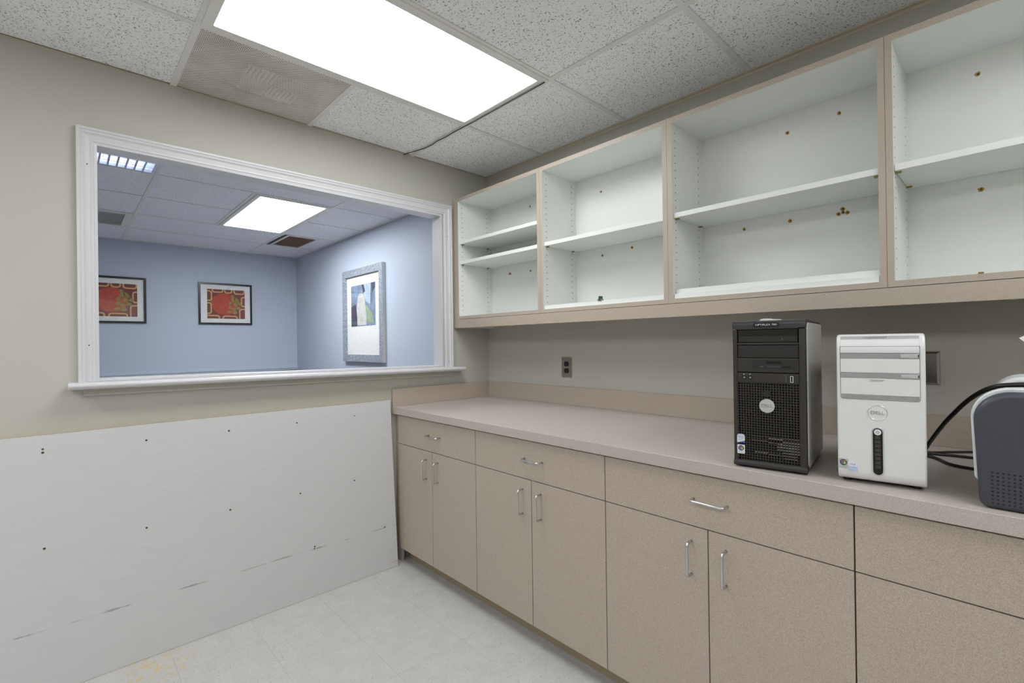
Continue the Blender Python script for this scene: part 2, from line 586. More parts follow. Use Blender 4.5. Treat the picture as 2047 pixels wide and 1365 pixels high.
def troffer(xa, xb, ya, yb, label, lens, zb=HC, group=None, cat='ceiling light'):
    c = ((xa + xb) / 2, (ya + yb) / 2, zb)
    t = thing('ceiling_light', label, cat, c, 0, group)
    f = 0.036
    mb = MB()
    for (a, b_, c_, d) in ((xa, xb, ya, ya + f), (xa, xb, yb - f, yb), (xa, xa + f, ya + f, yb - f), (xb - f, xb, ya + f, yb - f)):
        mb.box(a, b_, c_, d, zb - 0.004, zb + 0.012)
    mb.build('lens_frame', 'grid_white', t, bev=0.002)
    MB().box(xa + f, xb - f, ya + f, yb - f, zb + 0.004, zb + 0.008).build('lens', lens, t, label='glowing prismatic acrylic lens')
    MB().box(xa + 0.01, xb - 0.01, ya + 0.01, yb - 0.01, zb + 0.0125, zb + 0.09).build('housing', 'grid_white', t)
    return t
troffer(gx[1] + 0.004, gx[2] - 0.004, gy[2] + 0.004, gy[1] - 0.004, 'large recessed fluorescent light with glowing lens above the pass-through wall', 'lens_main')
for (i, j, lab) in ((5, 1, 'unseen fill light added in the ceiling past the printer end of the counter'),
                    (1, 3, 'unseen fill light added at the back of the office, nearest the pass-through wall'),
                    (3, 3, 'unseen fill light added in the middle of the back of the office ceiling'),
                    (5, 3, 'unseen fill light added in the back corner of the office, furthest from the pass-through')):
    troffer(gx[i] + 0.004, gx[i + 1] - 0.004, gy[j + 1] + 0.004, gy[j] - 0.004, lab, 'lens_main')  # out-of-view fixtures, added to even out the light in the office

# perforated air diffuser beside the light
dv = thing('air_diffuser', 'square perforated metal air diffuser in the ceiling, dusty around its centre', 'air vent', (0.27, -1.53, HC))
xa, xb, ya, yb = 0.010, gx[1] - 0.013, gy[2] + 0.013, -1.232 - 0.013
MB().box(xa, xb, ya, yb, HC + 0.002, HC + 0.0025).build('perforated_face', 'perforated', dv)
MB().box(xa, xb, ya, yb, HC + 0.085, HC + 0.09).box(xa, xa + 0.004, ya, yb, HC + 0.003, HC + 0.085).box(xb - 0.004, xb, ya, yb, HC + 0.003, HC + 0.085) \
    .box(xa, xb, ya, ya + 0.004, HC + 0.003, HC + 0.085).box(xa, xb, yb - 0.004, yb, HC + 0.003, HC + 0.085).build('plenum_box', 'core_dark', dv)
qx, qy, hq = 0.275, -1.50, 0.115
for (sx_, sy_) in ((-1, -1), (-1, 1), (1, -1), (1, 1)):
    mb = MB()
    ax, bx = sorted((qx + sx_ * 0.006, qx + sx_ * hq))
    ay, by = sorted((qy + sy_ * 0.006, qy + sy_ * hq))
    for k in range(7):
        if sx_ * sy_ > 0:
            u = ax + (bx - ax) * k / 6
            mb.box(u - 0.002, u + 0.002, ay, by, HC + 0.006, HC + 0.02)
        else:
            u = ay + (by - ay) * k / 6
            mb.box(ax, bx, u - 0.002, u + 0.002, HC + 0.006, HC + 0.02)
    mb.box(ax, ax + 0.004, ay, by, HC + 0.006, HC + 0.02).box(bx - 0.004, bx, ay, by, HC + 0.006, HC + 0.02)
    mb.build('deflector_quadrant', 'trim_white', dv)

# loose wire along the grid
P = [(0.004, -0.664, 2.449), (0.10, -0.640, 2.4485), (0.175, -0.622, 2.4475), (0.252, -0.6195, 2.4465), (0.30, -0.626, 2.4465), (0.383, -0.621, 2.4465), (0.47, -0.6235, 2.4465), (0.628, -0.6205, 2.4455), (0.884, -0.6215, 2.4455), (1.05, -0.6215, 2.4455), (1.14, -0.622, 2.4455)]
tag(MB().tube(P, 0.0026, 8).build('wire', 'wire_brown', smooth=True), 'thin dark wire running along the ceiling grid from the wall to the light', 'wire')

# ceiling of the room beyond
struct(MB().box(XF, -WT, YFL, YB, HC + 0.10, HC + 0.12).build('ceiling_waiting_room', 'grid_white'), 'suspended tile ceiling of the room beyond the opening')
CF = bpy.data.objects['ceiling_waiting_room']
fx = [-WT, -0.77, -1.41, -2.05, -2.695, -3.345, XF]
fy = [YB, -0.505, -1.115, -1.725, -2.945, YFL]
for i in range(len(fx) - 1):
    for j in range(len(fy) - 1):
        if i in (2, 3) and j == 1:
            continue                       # panel light
        if i == 1 and j == 3:
            continue                       # louvred light
        if i == 4 and j in (0, 3):
            continue                       # return grilles
        if j == 1 and i not in (2, 3):
            tile(CF, fx[i + 1], fx[i], fy[3], fy[1], 'ceiling_tile_far')
            continue
        if j == 2 and i not in (2, 3):
            continue
        tile(CF, fx[i + 1], fx[i], fy[j + 1], fy[j], 'ceiling_tile_far')
for y in (fy[1], fy[3], fy[4]):
    tee(CF, XF, -WT, y - T, y + T)
tee(CF, fx[4], fx[2], fy[2] - T, fy[2] + T)
for x in fx[1:-1]:
    for (ya, yb) in ((fy[5], fy[4] - T), (fy[4] + T, fy[3] - T), (fy[3] + T, fy[1] - T), (fy[1] + T, fy[0])):
        if x == fx[3] and yb == fy[1] - T:
            yb = fy[2] - T
        tee(CF, x - T, x + T, ya, yb)
MB().box(XF, -WT, YB - 0.02, YB - 0.0002, HC - 0.001, HC + 0.0035).box(XF + 0.0002, XF + 0.02, YFL, YB - 0.02, HC - 0.001, HC + 0.0035).build('wall_angle', 'grid_white', CF)
troffer(fx[4] + 0.014, fx[2] - 0.014, fy[2] + 0.014, fy[1] - 0.014, 'bright flat panel light in the ceiling of the blue room', 'lens_far')

# louvred troffer
lt = thing('ceiling_light', 'louvred fluorescent ceiling light with metal blades in the blue room', 'ceiling light', (-1.09, -2.33, HC))
xa, xb, ya, yb = fx[2] + 0.014, fx[1] - 0.014, fy[4] + 0.014, fy[3] - 0.014
mb = MB()
for (a, b_, c_, d) in ((xa, xb, ya, ya + 0.02), (xa, xb, yb - 0.02, yb), (xa, xa + 0.02, ya + 0.02, yb - 0.02), (xb - 0.02, xb, ya + 0.02, yb - 0.02)):
    mb.box(a, b_, c_, d, HC - 0.003, HC + 0.07)
mb.build('louver_frame', 'louver_metal', lt)
n = 26
for k in range(1, n):
    y = ya + 0.02 + (yb - ya - 0.04) * k / n
    MB().prism([(y - 0.005, HC), (y + 0.005, HC), (y + 0.0015, HC + 0.05), (y - 0.0015, HC + 0.05)], YZ, xa + 0.02, xb - 0.02).build('louver_blade', 'louver_metal', lt)
for k in range(1, 6):
    x = xa + (xb - xa) * k / 6
    MB().box(x - 0.003, x + 0.003, ya + 0.02, yb - 0.02, HC + 0.002, HC + 0.052).build('louver_blade', 'louver_metal', lt)
for k in range(3):
    x = xa + (xb - xa) * (k + 0.5) / 3
    MB().tube([(x, ya + 0.03, HC + 0.068), (x, yb - 0.03, HC + 0.068)], 0.014, 10).build('lamp_tube', 'lamp_tube', lt, smooth=True)
MB().box(xa, xb, ya, yb, HC + 0.086, HC + 0.09).build('reflector', 'louver_metal', lt)

def grille(name, label, xa, xb, ya, yb, n, mat, fw_=0.022, fmat='grid_white'):
    g = thing(name, label, 'air vent', ((xa + xb) / 2, (ya + yb) / 2, HC))
    mb = MB()
    for (a, b_, c_, d) in ((xa, xb, ya, ya + fw_), (xa, xb, yb - fw_, yb), (xa, xa + fw_, ya + fw_, yb - fw_), (xb - fw_, xb, ya + fw_, yb - fw_)):
        mb.box(a, b_, c_, d, HC - 0.003, HC + 0.01)
    mb.build('vent_frame', fmat, g)
    for k in range(n):
        y = ya + fw_ + (yb - ya - 2 * fw_) * (k + 0.5) / n
        MB().prism([(y - 0.004, HC + 0.001), (y - 0.002, HC + 0.001), (y + 0.006, HC + 0.014), (y + 0.004, HC + 0.014)], YZ, xa + fw_, xb - fw_).build('vent_slat', mat, g)
    MB().box(xa + 0.002, xb - 0.002, ya + 0.002, yb - 0.002, HC + 0.016, HC + 0.020).build('vent_back', mat, g)
    return g
tile(CF, fx[5], fx[4], -0.125, fy[0], 'ceiling_tile_far')
grille('air_vent', 'brown slatted return air vent in the ceiling by the panel light', -3.335, -2.71, -0.455, -0.125, 22, 'vent_brown')
grille('air_vent', 'grey return air panel in the ceiling of the blue room', fx[5] + 0.014, fx[4] - 0.014, -2.4, fy[3] - 0.014, 60, 'vent_grey', 0.05)
tile(CF, fx[5], fx[4], fy[4], -2.4, 'ceiling_tile_far')

# ------------------------------------------------------------------ pass-through window trim
YO0, YO1 = -2.152, -0.3176          # outer casing edges
def zt(y):                          # outer top of the head casing, it runs slightly out of level
    return 2.178 + (y - YO0) / (YO1 - YO0) * 0.016
def zs(y):                          # top of the sill board
    return 1.152 - (y - YO0) / (YO1 - YO0) * 0.019
wn = struct(MB().box(-WT - 0.012, 0.008, PY0 - 0.0, PY0 + 0.012, 1.135, PZ1 - 0.012).box(-WT - 0.012, 0.008, PY1 - 0.012, PY1, 1.115, PZ1 - 0.012)
            .box(-WT - 0.012, 0.008, PY0, PY1, PZ1 - 0.012, PZ1).build('window_1', 'trim_white'), 'white trimmed pass-through window into the blue room')
prof = [(0.0, 0.0), (0.0, 0.020), (0.009, 0.0205), (0.012, 0.017), (0.020, 0.0185), (0.027, 0.0125), (0.041, 0.0105), (0.045, 0.0135), (0.052, 0.0135), (0.055, 0.0105), (0.064, 0.009), (0.064, 0.0)]
n = len(prof)
def sweep(fa, fb):
    vs_ = [fa(t, d) for t, d in prof] + [fb(t, d) for t, d in prof]
    fs = [(i, i + 1, n + i + 1, n + i) for i in range(n - 1)] + [tuple(range(n - 1, -1, -1)), tuple(range(n, 2 * n))]
    return MB().add(vs_, fs)
sweep(lambda t, d: (d, YO0 + t, zs(YO0)), lambda t, d: (d, YO0 + t, zt(YO0) - t)).build('casing', 'trim_white', wn)
sweep(lambda t, d: (d, YO1 - t, zt(YO1) - t), lambda t, d: (d, YO1 - t, zs(YO1))).build('casing', 'trim_white', wn)
sweep(lambda t, d: (d, YO0 + t, zt(YO0) - t), lambda t, d: (d, YO1 - t, zt(YO1) - t)).build('casing', 'trim_white', wn)
# same casing on the far side of the partition
for sgn in (0,):
    mb = MB()
    mb.box(-WT - 0.014, -WT, YO0, PY0, 1.13, 2.18).box(-WT - 0.014, -WT, PY1, YO1, 1.13, 2.18).box(-WT - 0.014, -WT, PY0, PY1, PZ1, 2.18)
    mb.build('casing', 'trim_white', wn)
# sill board with a rounded nose
ss = [(-0.16, 0.0), (-0.16, -0.026), (0.066, -0.026), (0.075, -0.023), (0.080, -0.016), (0.081, -0.009), (0.077, -0.003), (0.070, 0.0)]
YS0, YS1 = -2.183, -0.262
MB().prism(ss, lambda u, v, d: (u, (YS0, YS1)[d], zs((YS0, YS1)[d]) + v), 0, 1).build('sill', 'trim_white', wn, bev=0.003)
MB().prism([(-WT, 0.0), (0.003, 0.0), (0.003, 0.012), (-WT, 0.012)], lambda u, v, d: (u, (PY0 + 0.012, PY1 - 0.012)[d], zs((PY0, PY1)[d]) + v), 0, 1).build('sill_riser', 'trim_white', wn, bev=0.002)
MB().prism([(0.0, -0.026), (0.0, -0.056), (0.012, -0.056), (0.014, -0.050), (0.014, -0.026)], lambda u, v, d: (u, (YO0 + 0.015, YO1 - 0.012)[d], zs((YO0, YO1)[d]) + v), 0, 1).build('apron', 'paint_beige', wn)
nh = MB()
for (y, z) in ((YO0 + 0.033, 2.03), (YO0 + 0.033, 1.30), (YO1 - 0.033, 1.99), (YO1 - 0.033, 1.17)):
    nh.disc((0.0118, y, z), (1, 0, 0), 0.0026, 0.0006, 10)
for (x, y) in ((-0.02, -1.95), (-0.02, -0.86)):
    nh.disc((x, y, PZ1 - 0.012), (0, 0, -1), 0.0026, 0.0006, 10)
nh.build('nail_hole', 'hole_dark', wn)

# ------------------------------------------------------------------ base cabinets and counter
CT, CZ = 0.8731, 0.914               # counter underside and top
YC, YB_ = -0.7706, -0.754            # counter front, door fronts
GZ, DB = 0.702, 0.0862               # drawer / door split, door bottoms
vx = [0.049, 0.7779, 1.5325, 2.2887, 3.043]
vm = [0.4048, 1.153, 1.9139, 2.666]
def pull(vertical, L):
    P = []
    h, r = L / 2, 0.011
    for k in range(5):
        a = math.pi / 2 * k / 4
        P.append((-h + r - r * math.cos(a), -0.031 + r - r * math.sin(a)))
    P = [(-h, 0.0), (-h, -0.012)] + P
    P += [(-u, v) for u, v in reversed(P)]
    pts = [(0, v, u) if vertical else (u, v, 0) for u, v in P]
    mb = MB().tube(pts, 0.0042, 10)
    return mb.mesh('handle', 'chrome', smooth=True)
hv, hh = pull(True, 0.104), pull(False, 0.104)
labels = ['taupe base cabinet with one drawer and two doors, right beside the leaning white board',
          'taupe base cabinet with one drawer and two doors, second along from the leaning board',
          'taupe base cabinet with one drawer and two doors, under the black computer tower',
          'taupe base cabinet under the dark printer at the end of the counter']
TH = 0.019
for k in range(4):
    xa, xb, xm = vx[k], vx[k + 1], vm[k]
    c = thing('base_cabinet', labels[k], 'cabinet', ((xa + xb) / 2, -0.37, 0), 0, 'taupe base cabinets under the counter')
    mb = MB()
    bt = 0.018
    mb.box(xa + 0.0005, xa + bt, YB_ + TH + 0.001, -0.002, DB, CT).box(xb - bt, xb - 0.0005, YB_ + TH + 0.001, -0.002, DB, CT)
    mb.box(xa + bt, xb - bt, YB_ + TH + 0.001, -0.002, DB, DB + bt).box(xa + bt, xb - bt, -0.02, -0.002, DB + bt, CT).box(xa + bt, xb - bt, YB_ + TH + 0.001, -0.02, CT - bt, CT)
    mb.box(xa + bt, xb - bt, YB_ + TH + 0.001, -0.65, GZ - 0.012, GZ + 0.012)
    mb.build('body', 'cabinet_core', c)
    MB().box(xa, xb, -0.684, -0.666, 0, DB).build('toe_kick', 'toe_kick', c)
    g = 0.0016
    dr = MB().box(xa + g, xb - g, YB_, YB_ + TH, GZ + g, CT - 0.006).build('drawer', 'laminate', c, bev=0.0008, seg=1)
    place('handle', hh, dr, ((xa + xb) / 2 + (0.012 if k else 0.016), YB_, 0.789))
    for (a, b_, hx) in ((xa, xm, xm - 0.053), (xm, xb, xm + 0.055)):
        d = MB().box(a + g, b_ - g, YB_, YB_ + TH, DB, GZ - g).build('door', 'laminate', c, bev=0.0008, seg=1)
        place('handle', hv, d, (hx, YB_, 0.602))
fl = thing('filler_strip', 'narrow taupe filler strip between the first base cabinet and the wall', 'trim', (0.024, -0.72, 0))
MB().box(0.001, 0.0485, -0.740, -0.722, 0.0, CT).build('strip', 'laminate', fl)
MB().box(0.0, 0.0485, -0.666, -0.660, 0.0, DB).build('toe_kick', 'toe_kick', fl)

tag(MB().box(0.0, 3.05, YC, -0.0, CT + 0.0005, CZ).build('countertop', 'laminate_counter', bev=0.0015), 'long taupe speckled laminate countertop carrying the computers and printer', 'countertop')
tag(MB().box(0.0195, 3.05, -0.019, 0.0, CZ + 0.0003, 1.021).build('backsplash', 'laminate', bev=0.001), 'long taupe backsplash strip running behind the computers', 'backsplash', 'taupe backsplash strips')
tag(MB().box(0.0, 0.019, YC + 0.002, 0.0, CZ + 0.0003, 1.021).build('backsplash', 'laminate', bev=0.001), 'short taupe backsplash strip under the pass-through window sill', 'backsplash', 'taupe backsplash strips')

# ------------------------------------------------------------------ wall cabinets
UD, UB, UT = -0.3002, 1.3877, 2.2380
O0, O1, GR = 1.4649, 2.2165, 1.4437
wx = [(0.0605, 0.7741), (0.8155, 1.5261), (1.5695, 2.2756), (2.3135, 3.015)]
edge = [0.0400, 0.7948, 1.5478, 2.2946, 3.036]
wl = ['open white wall cabinet with two middle shelves, next to the pass-through window',
      'open white wall cabinet with one shelf and a green clip, second from the pass-through window',
      'open white wall cabinet above the black computer tower',
      'open white wall cabinet above the dark printer']
holes = [[(0.442, 2.157, 1), (0.4435, 2.168, 0), (0.259, 2.147, 0), (0.241, 1.748, 1), (0.252, 1.748, 1), (0.439, 1.744, 1)],
         [(0.995, 2.118, 1), (0.982, 2.125, 0), (0.983, 2.113, 0), (1.187, 2.127, 0), (0.999, 1.764, 1), (0.985, 1.763, 0), (1.188, 1.779, 1)],
         [(1.745, 2.148, 0), (1.931, 2.137, 1), (2.112, 2.153, 1), (1.755, 1.771, 1), (1.937, 1.773, 1), (2.105, 1.766, 1), (2.119, 1.770, 1), (2.119, 1.783, 1), (2.134, 1.766, 1)],
         [(2.494, 2.143, 1), (2.497, 1.766, 1), (2.86, 2.14, 1), (2.86, 1.766, 1)]]
shz = [[1.938, 1.806], [1.8085], [1.811], [1.811]]
for k in range(4):
    (ia, ib), ea, eb = wx[k], edge[k] + 0.0005, edge[k + 1] - 0.0005
    c = thing('wall_cabinet', wl[k], 'cabinet', ((ia + ib) / 2, -0.15, GR), 0, 'open wall cabinets above the counter')
    zb_ = GR + 0.0020
    # -x, +x, -y, +y, -z, +z ; 0 white, 1 taupe
    lz = UB if k == 0 else zb_
    MB().box(ea, ia, UD, -0.0005, lz, UT, [1, 0, 1, 0, 1, 0]).build('side_panel', ['melamine', 'laminate'], c)
    MB().box(ib, eb, UD, -0.0005, zb_, UT, [0, 1, 1, 0, 1, 0]).build('side_panel', ['melamine', 'laminate'], c)
    MB().box(ia, ib, UD, -0.0005, O1, UT, [0, 0, 1, 0, 0, 0]).build('top_panel', ['melamine', 'laminate'], c)
    MB().box(ia, ib, UD, -0.0005, zb_, O0, [0, 0, 1, 0, 1, 0]).build('bottom_panel', ['melamine', 'laminate'], c)
    bp = MB().box(ia, ib, -0.012, -0.0005, O0, O1).build('back_panel', 'melamine', c)
    for (x, z, big) in holes[k]:
        r = 0.0078 if big else 0.0034
        mb = MB()
        nn = 11
        ring = [(x + r * random.uniform(0.75, 1.2) * math.cos(q * 2 * math.pi / nn), -0.0124, z + r * random.uniform(0.75, 1.2) * math.sin(q * 2 * math.pi / nn)) for q in range(nn)]
        if big:
            mb.add(ring, [tuple(range(nn))], 0)
        mb.disc((x + 0.0008, -0.0124, z), (0, -1, 0), r * 0.42, 0.0003, 10, 1)
        mb.build('screw_hole', ['hole_brown', 'hole_dark'], bp)
    mb = MB()
    for (xw, nx) in ((ia, 1), (ib, -1)):
        for yy_ in (-0.268, -0.052):
            for q in range(22):
                mb.disc((xw, yy_, 1.505 + q * 0.0321), (nx, 0, 0), 0.0028, 0.0003, 8)
    mb.build('pin_holes', 'hole_dark', c, kind='stuff')
    for z in shz[k]:
        sh = MB().box(ia + 0.0015, ib - 0.0015, -0.288, -0.014, z, z + 0.0205).build('shelf', 'melamine', c, bev=0.001)
        for xw, s_ in ((ia, 1), (ib, -1)):
            for yy_ in (-0.268, -0.052):
                xs = sorted((xw, xw + s_ * 0.016))
                MB().box(xs[0], xs[1], yy_ - 0.004, yy_ + 0.004, z - 0.005, z).build('shelf_pin', 'brass', sh)
    if k == 0:
        MB().box(0.001, ea - 0.0003, UD, UD + 0.02, UB, UT).build('filler_strip', 'laminate', c)
    if k == 1:
        cl = MB().box(1.179, 1.187, UD + 0.0005, UD + 0.025, O0, O0 + 0.022).build('clip', 'green_clip', c, bev=0.001, label='small dark green clip')
        cl.location.y -= 0.0
        cl.location.z += 0.0206
        MB().box(1.172, 1.194, UD + 0.002, UD + 0.022, O0 + 0.0207, O0 + 0.029).build('clip_base', 'steel', c)
    if k == 3:
        MB().disc((2.505, UD + 0.004, O0), (0, 0, 1), 0.006, 0.005, 12).build('catch', 'brass', c, label='small brass catch')
def spare(x0, x1, y0, z, label):
    tag(MB().box(x0 + 0.002, x1 - 0.002, y0, -0.014, z, z + 0.0205).build('shelf_board', 'melamine', bev=0.001), label, 'shelf board', 'loose shelf boards lying in the wall cabinets')
spare(*wx[1], -0.294, O0, 'loose white shelf board lying on the cabinet floor behind the green clip')
spare(*wx[2], -0.294, O0, 'loose white shelf board lying above the black computer, lower of two stacked')
spare(*wx[2], -0.280, O0 + 0.0206, 'loose white shelf board above the black computer, upper of two stacked')
vl = thing('valance', 'long taupe valance board running under the open wall cabinets', 'valance', (1.5, UD, UB))
MB().box(0.0612, 3.036, UD, UD + 0.019, UB, GR).build('board', 'laminate', vl, bev=0.0006, seg=1)

# ------------------------------------------------------------------ leaning white board
bd = thing('leaning_board', 'big white painted plywood board leaning against the wall under the window', 'board', (0.05, -2.0, 0))
BY0, BY1 = -3.225, -0.7865
tx, bx_, bz = 0.020, 0.0886, 0.957
thk_ = 0.017
nx, nz = bz, bx_ - tx
ln = math.hypot(nx, nz)
nx, nz = nx / ln, nz / ln
def BP(d, y, z):     # point on the board's face at height z, d behind it
    f = bx_ + (tx - bx_) * z / bz
    return (f - nx * d, y, z - nz * d + (nz * thk_ if False else 0))
lift = nz * thk_
mb = MB()
NS = 14
def topz(y):
    return bz - 0.001 * math.sin((y - BY0) * 3.1) - 0.0008 * math.sin(y * 11)
ys = [BY0 + (BY1 - BY0) * i / NS for i in range(NS + 1)]
V = []
for y in ys:
    V += [BP(0, y, lift), BP(0, y, topz(y) + lift), BP(thk_, y, topz(y) + lift), BP(thk_, y, lift)]
Fc, Mi = [], []
for i in range(NS):
    a, b_ = 4 * i, 4 * i + 4
    Fc += [(a, b_, b_ + 1, a + 1), (a + 1, b_ + 1, b_ + 2, a + 2), (a + 2, b_ + 2, b_ + 3, a + 3), (a + 3, b_ + 3, b_, a)]
    Mi += [0, 1, 1, 1]
Fc += [(0, 1, 2, 3), (4 * NS + 3, 4 * NS + 2, 4 * NS + 1, 4 * NS)]
Mi += [1, 1]
mb.add(V, Fc, Mi).build('panel', ['board_white', 'ply_edge'], bd)
nvec = (nx, 0, nz)
for (y, z) in ((-2.255, 0.904), (-2.255, 0.891), (-2.253, 0.533), (-1.94, 0.891), (-1.945, 0.527), (-1.63, 0.889), (-1.634, 0.525), (-1.322, 0.888), (-1.318, 0.53), (-1.011, 0.889), (-1.028, 0.536),
               (-1.258, 0.236), (-1.256, 0.246), (-0.86, 0.238), (-2.57, 0.89), (-2.57, 0.53)):
    MB().disc(BP(0, y, z + lift), nvec, random.uniform(0.0032, 0.0046), 0.0005, 10).build('screw_hole', 'core_dark', bd)
# split at the lower corner
cr = [BP(-0.0006, -0.7867, 0.033 + lift), BP(-0.0006, -0.7867, 0.0295 + lift), BP(-0.0006, -0.815, 0.0275 + lift), BP(-0.0006, -0.855, 0.024 + lift), BP(-0.0006, -0.815, 0.0292 + lift)]
MB().add(cr, [(4, 3, 2, 1, 0)]).build('split', 'ply_edge', bd)

# ------------------------------------------------------------------ outlet and blank plate on the wall
ol = thing('power_outlet', 'steel plated double power outlet with black sockets above the counter', 'outlet', (0.7215, 0, 1.136))
MB().prism(rrect(0.683, 0.760, 1.0755, 1.1955, 0.004, 3), XZ, 0.0, -0.005).build('plate', 'steel', ol, bev=0.002)
for zc in (1.1555, 1.1155):
    q = MB().prism([(0.7215 + 0.0185 * math.cos(a) , max(-0.0145, min(0.0145, 0.0185 * math.sin(a))) + zc) for a in [i * 2 * math.pi / 28 for i in range(28)]], XZ, -0.004, -0.0065).build('socket', 'black_plastic', ol)
    MB().box(0.7145, 0.7160, -0.0069, -0.0066, zc - 0.002, zc + 0.008).box(0.7265, 0.7280, -0.0069, -0.0066, zc - 0.002, zc + 0.006).disc((0.7215, -0.0066, zc - 0.008), (0, -1, 0), 0.0024, 0.0003, 10).build('slot', 'core_dark', q)
MB().disc((0.7215, -0.005, 1.1355), (0, -1, 0), 0.003, 0.0008, 10).build('screw', 'chrome', ol)
bl = thing('blank_plate', 'brushed steel blank wall plate behind the silver computer', 'wall plate', (2.352, 0, 1.18))
mb = MB()
x0_, x1_, z0_, z1_ = 2.314, 2.3905, 1.1215, 1.2375
o_ = [(x0_, 0, z0_), (x1_, 0, z0_), (x1_, 0, z1_), (x0_, 0, z1_)]
p_ = [(x0_ + 0.001, -0.004, z0_ + 0.001), (x1_ - 0.001, -0.004, z0_ + 0.001), (x1_ - 0.001, -0.004, z1_ - 0.001), (x0_ + 0.001, -0.004, z1_ - 0.001)]
q_ = [(x0_ + 0.008, -0.009, z0_ + 0.008), (x1_ - 0.008, -0.009, z0_ + 0.008), (x1_ - 0.008, -0.009, z1_ - 0.008), (x0_ + 0.008, -0.009, z1_ - 0.008)]
mb.add(o_ + p_ + q_, [(i, (i + 1) % 4, 4 + (i + 1) % 4, 4 + i) for i in range(4)] + [(4 + i, 4 + (i + 1) % 4, 8 + (i + 1) % 4, 8 + i) for i in range(4)] + [(8, 9, 10, 11)])
mb.build('plate', 'steel', bl)

# ------------------------------------------------------------------ black computer tower
FRONT = (math.pi / 2, 0, 0)      # text lying in x/z, read from -y
bt = thing('computer_tower', 'black computer tower with mesh front and grey side standing on the counter', 'computer', (2.0865, -0.7345, CZ), math.radians(8.2))
W2, HB, DP = 0.0925, 0.427, 0.352
L = dict(parent=bt, world=False)
MB().box(-W2 + 0.004, W2 - 0.004, 0.022, DP, 0.012, HB - 0.012).build('case', 'charcoal', **L)
# front bezel: frame round the openings
mb = MB()
def fbox(xa, xb, za, zb, ya=0.0, yb=0.024, mi=0):
    mb.box(xa, xb, ya, yb, za, zb, mi)
fbox(-W2, -0.0805, 0.012, 0.402)
fbox(0.0765, W2, 0.012, 0.402)
fbox(-0.0805, 0.0765, 0.012, 0.022)
fbox(-0.0805, 0.0765, 0.2480, 0.2765)
fbox(-0.0805, 0.0765, 0.2785, 0.3195)
fbox(-0.0805, 0.0765, 0.3575, 0.3635)
fbox(-0.0805, 0.0765, 0.4015, 0.4065)
mb.build('front_bezel', 'charcoal', bev=0.0012, seg=1, **L)
# bottom lip, curving under
mb = MB()
mb.prism([(0.03, 0.004), (0.002, 0.004), (-0.004, 0.008), (-0.003, 0.014), (0.0, 0.020), (0.03, 0.020)], lambda u, v, d: (d, u, v), W2 + 0.001, -W2 - 0.001)
mb.build('bottom_lip', 'black_plastic', smooth=False, **L)
# top cap
cap = [(0.028, 0.4045), (0.0, 0.4045), (-0.003, 0.410), (-0.002, 0.420), (0.004, 0.4255), (0.014, 0.4275), (0.06, 0.4275), (DP, 0.4245), (DP, 0.418), (0.03, 0.418)]
MB().prism(cap, lambda u, v, d: (d, u, v), W2 + 0.001, -W2 - 0.001).build('top_cap', 'tower_cap', bev=0.0012, **L)
MB().prism(rrect(-0.036, 0.030, 0.4085, 0.4205, 0.005, 4), XZ, -0.0025, -0.0042).build('name_plate', 'black_gloss', **L)
text_part('lettering', 'OPTIPLEX 760', 0.0078, 'text_white', bt, (-0.003, -0.0045, 0.4145), FRONT, sx=1.15)
MB().prism([(-0.024, 0.4270), (0.030, 0.4270), (0.028, 0.4300), (0.006, 0.4312), (0.004, 0.4328), (-0.016, 0.4330), (-0.022, 0.4300)], XZ, 0.050, 0.016).build('paper_label', 'sticker_white', label='crumpled white tape', **L)
# drive bays
d1 = MB().box(-0.078, 0.074, 0.003, 0.03, 0.3645, 0.4005).build('optical_drive', 'black_plastic', bev=0.001, seg=1, **L)
MB().box(-0.075, 0.072, 0.0015, 0.0032, 0.3835, 0.3985).build('drive_tray', 'black_gloss', parent=d1, world=False)
MB().box(0.050, 0.069, 0.0015, 0.0032, 0.3690, 0.3755).build('eject_button', 'charcoal', parent=d1, world=False)
MB().disc((0.036, 0.003, 0.3725), (0, -1, 0), 0.0016, 0.0004, 8).build('indicator', 'text_grey', parent=d1, world=False)
MB().box(-0.0795, 0.0755, 0.0025, 0.02, 0.3205, 0.3567).build('bay_cover', 'black_plastic', bev=0.001, seg=1, **L)
fd = MB().box(-0.041, 0.073, -0.0008, 0.0004, 0.2895, 0.3140).build('floppy_drive', 'black_plastic', **L)
MB().box(-0.004, 0.033, -0.0018, -0.0007, 0.3045, 0.3105).box(0.034, 0.056, -0.0018, -0.0007, 0.2935, 0.2975).build('slot', 'black_gloss', parent=fd, world=False)
MB().box(-0.003, 0.033, -0.0020, -0.0007, 0.2930, 0.2985).build('slot_flap', 'tower_cap', parent=fd, world=False)
MB().box(-0.019, -0.011, -0.0012, -0.0007, 0.2945, 0.2962).build('indicator', 'text_grey', parent=fd, world=False)
for x in (-0.062, -0.046):
    j = MB().disc((x, 0.0, 0.2630), (0, -1, 0), 0.0062, 0.001, 18).build('audio_jack', 'black_gloss', **L)
    MB().disc((x, -0.001, 0.2630), (0, -1, 0), 0.0030, 0.0004, 12).build('jack_hole', 'text_grey', parent=j, world=False)
    MB().disc((x - 0.001, 0.0, 0.2722), (0, -1, 0), 0.0014, 0.0004, 8).build('indicator', 'text_white', **L)
us = MB().box(0.0555, 0.0625, -0.0012, 0.0, 0.2520, 0.2700).build('usb_port', 'text_white', **L)
MB().box(0.0570, 0.0610, -0.0016, -0.0011, 0.2535, 0.2685).build('usb_slot', 'black_gloss', parent=us, world=False)
MB().box(0.0445, 0.0453, -0.0006, 0.0, 0.2530, 0.2690).box(0.041, 0.045, -0.0006, 0.0, 0.2716, 0.2726).build('seam', 'text_grey', **L)
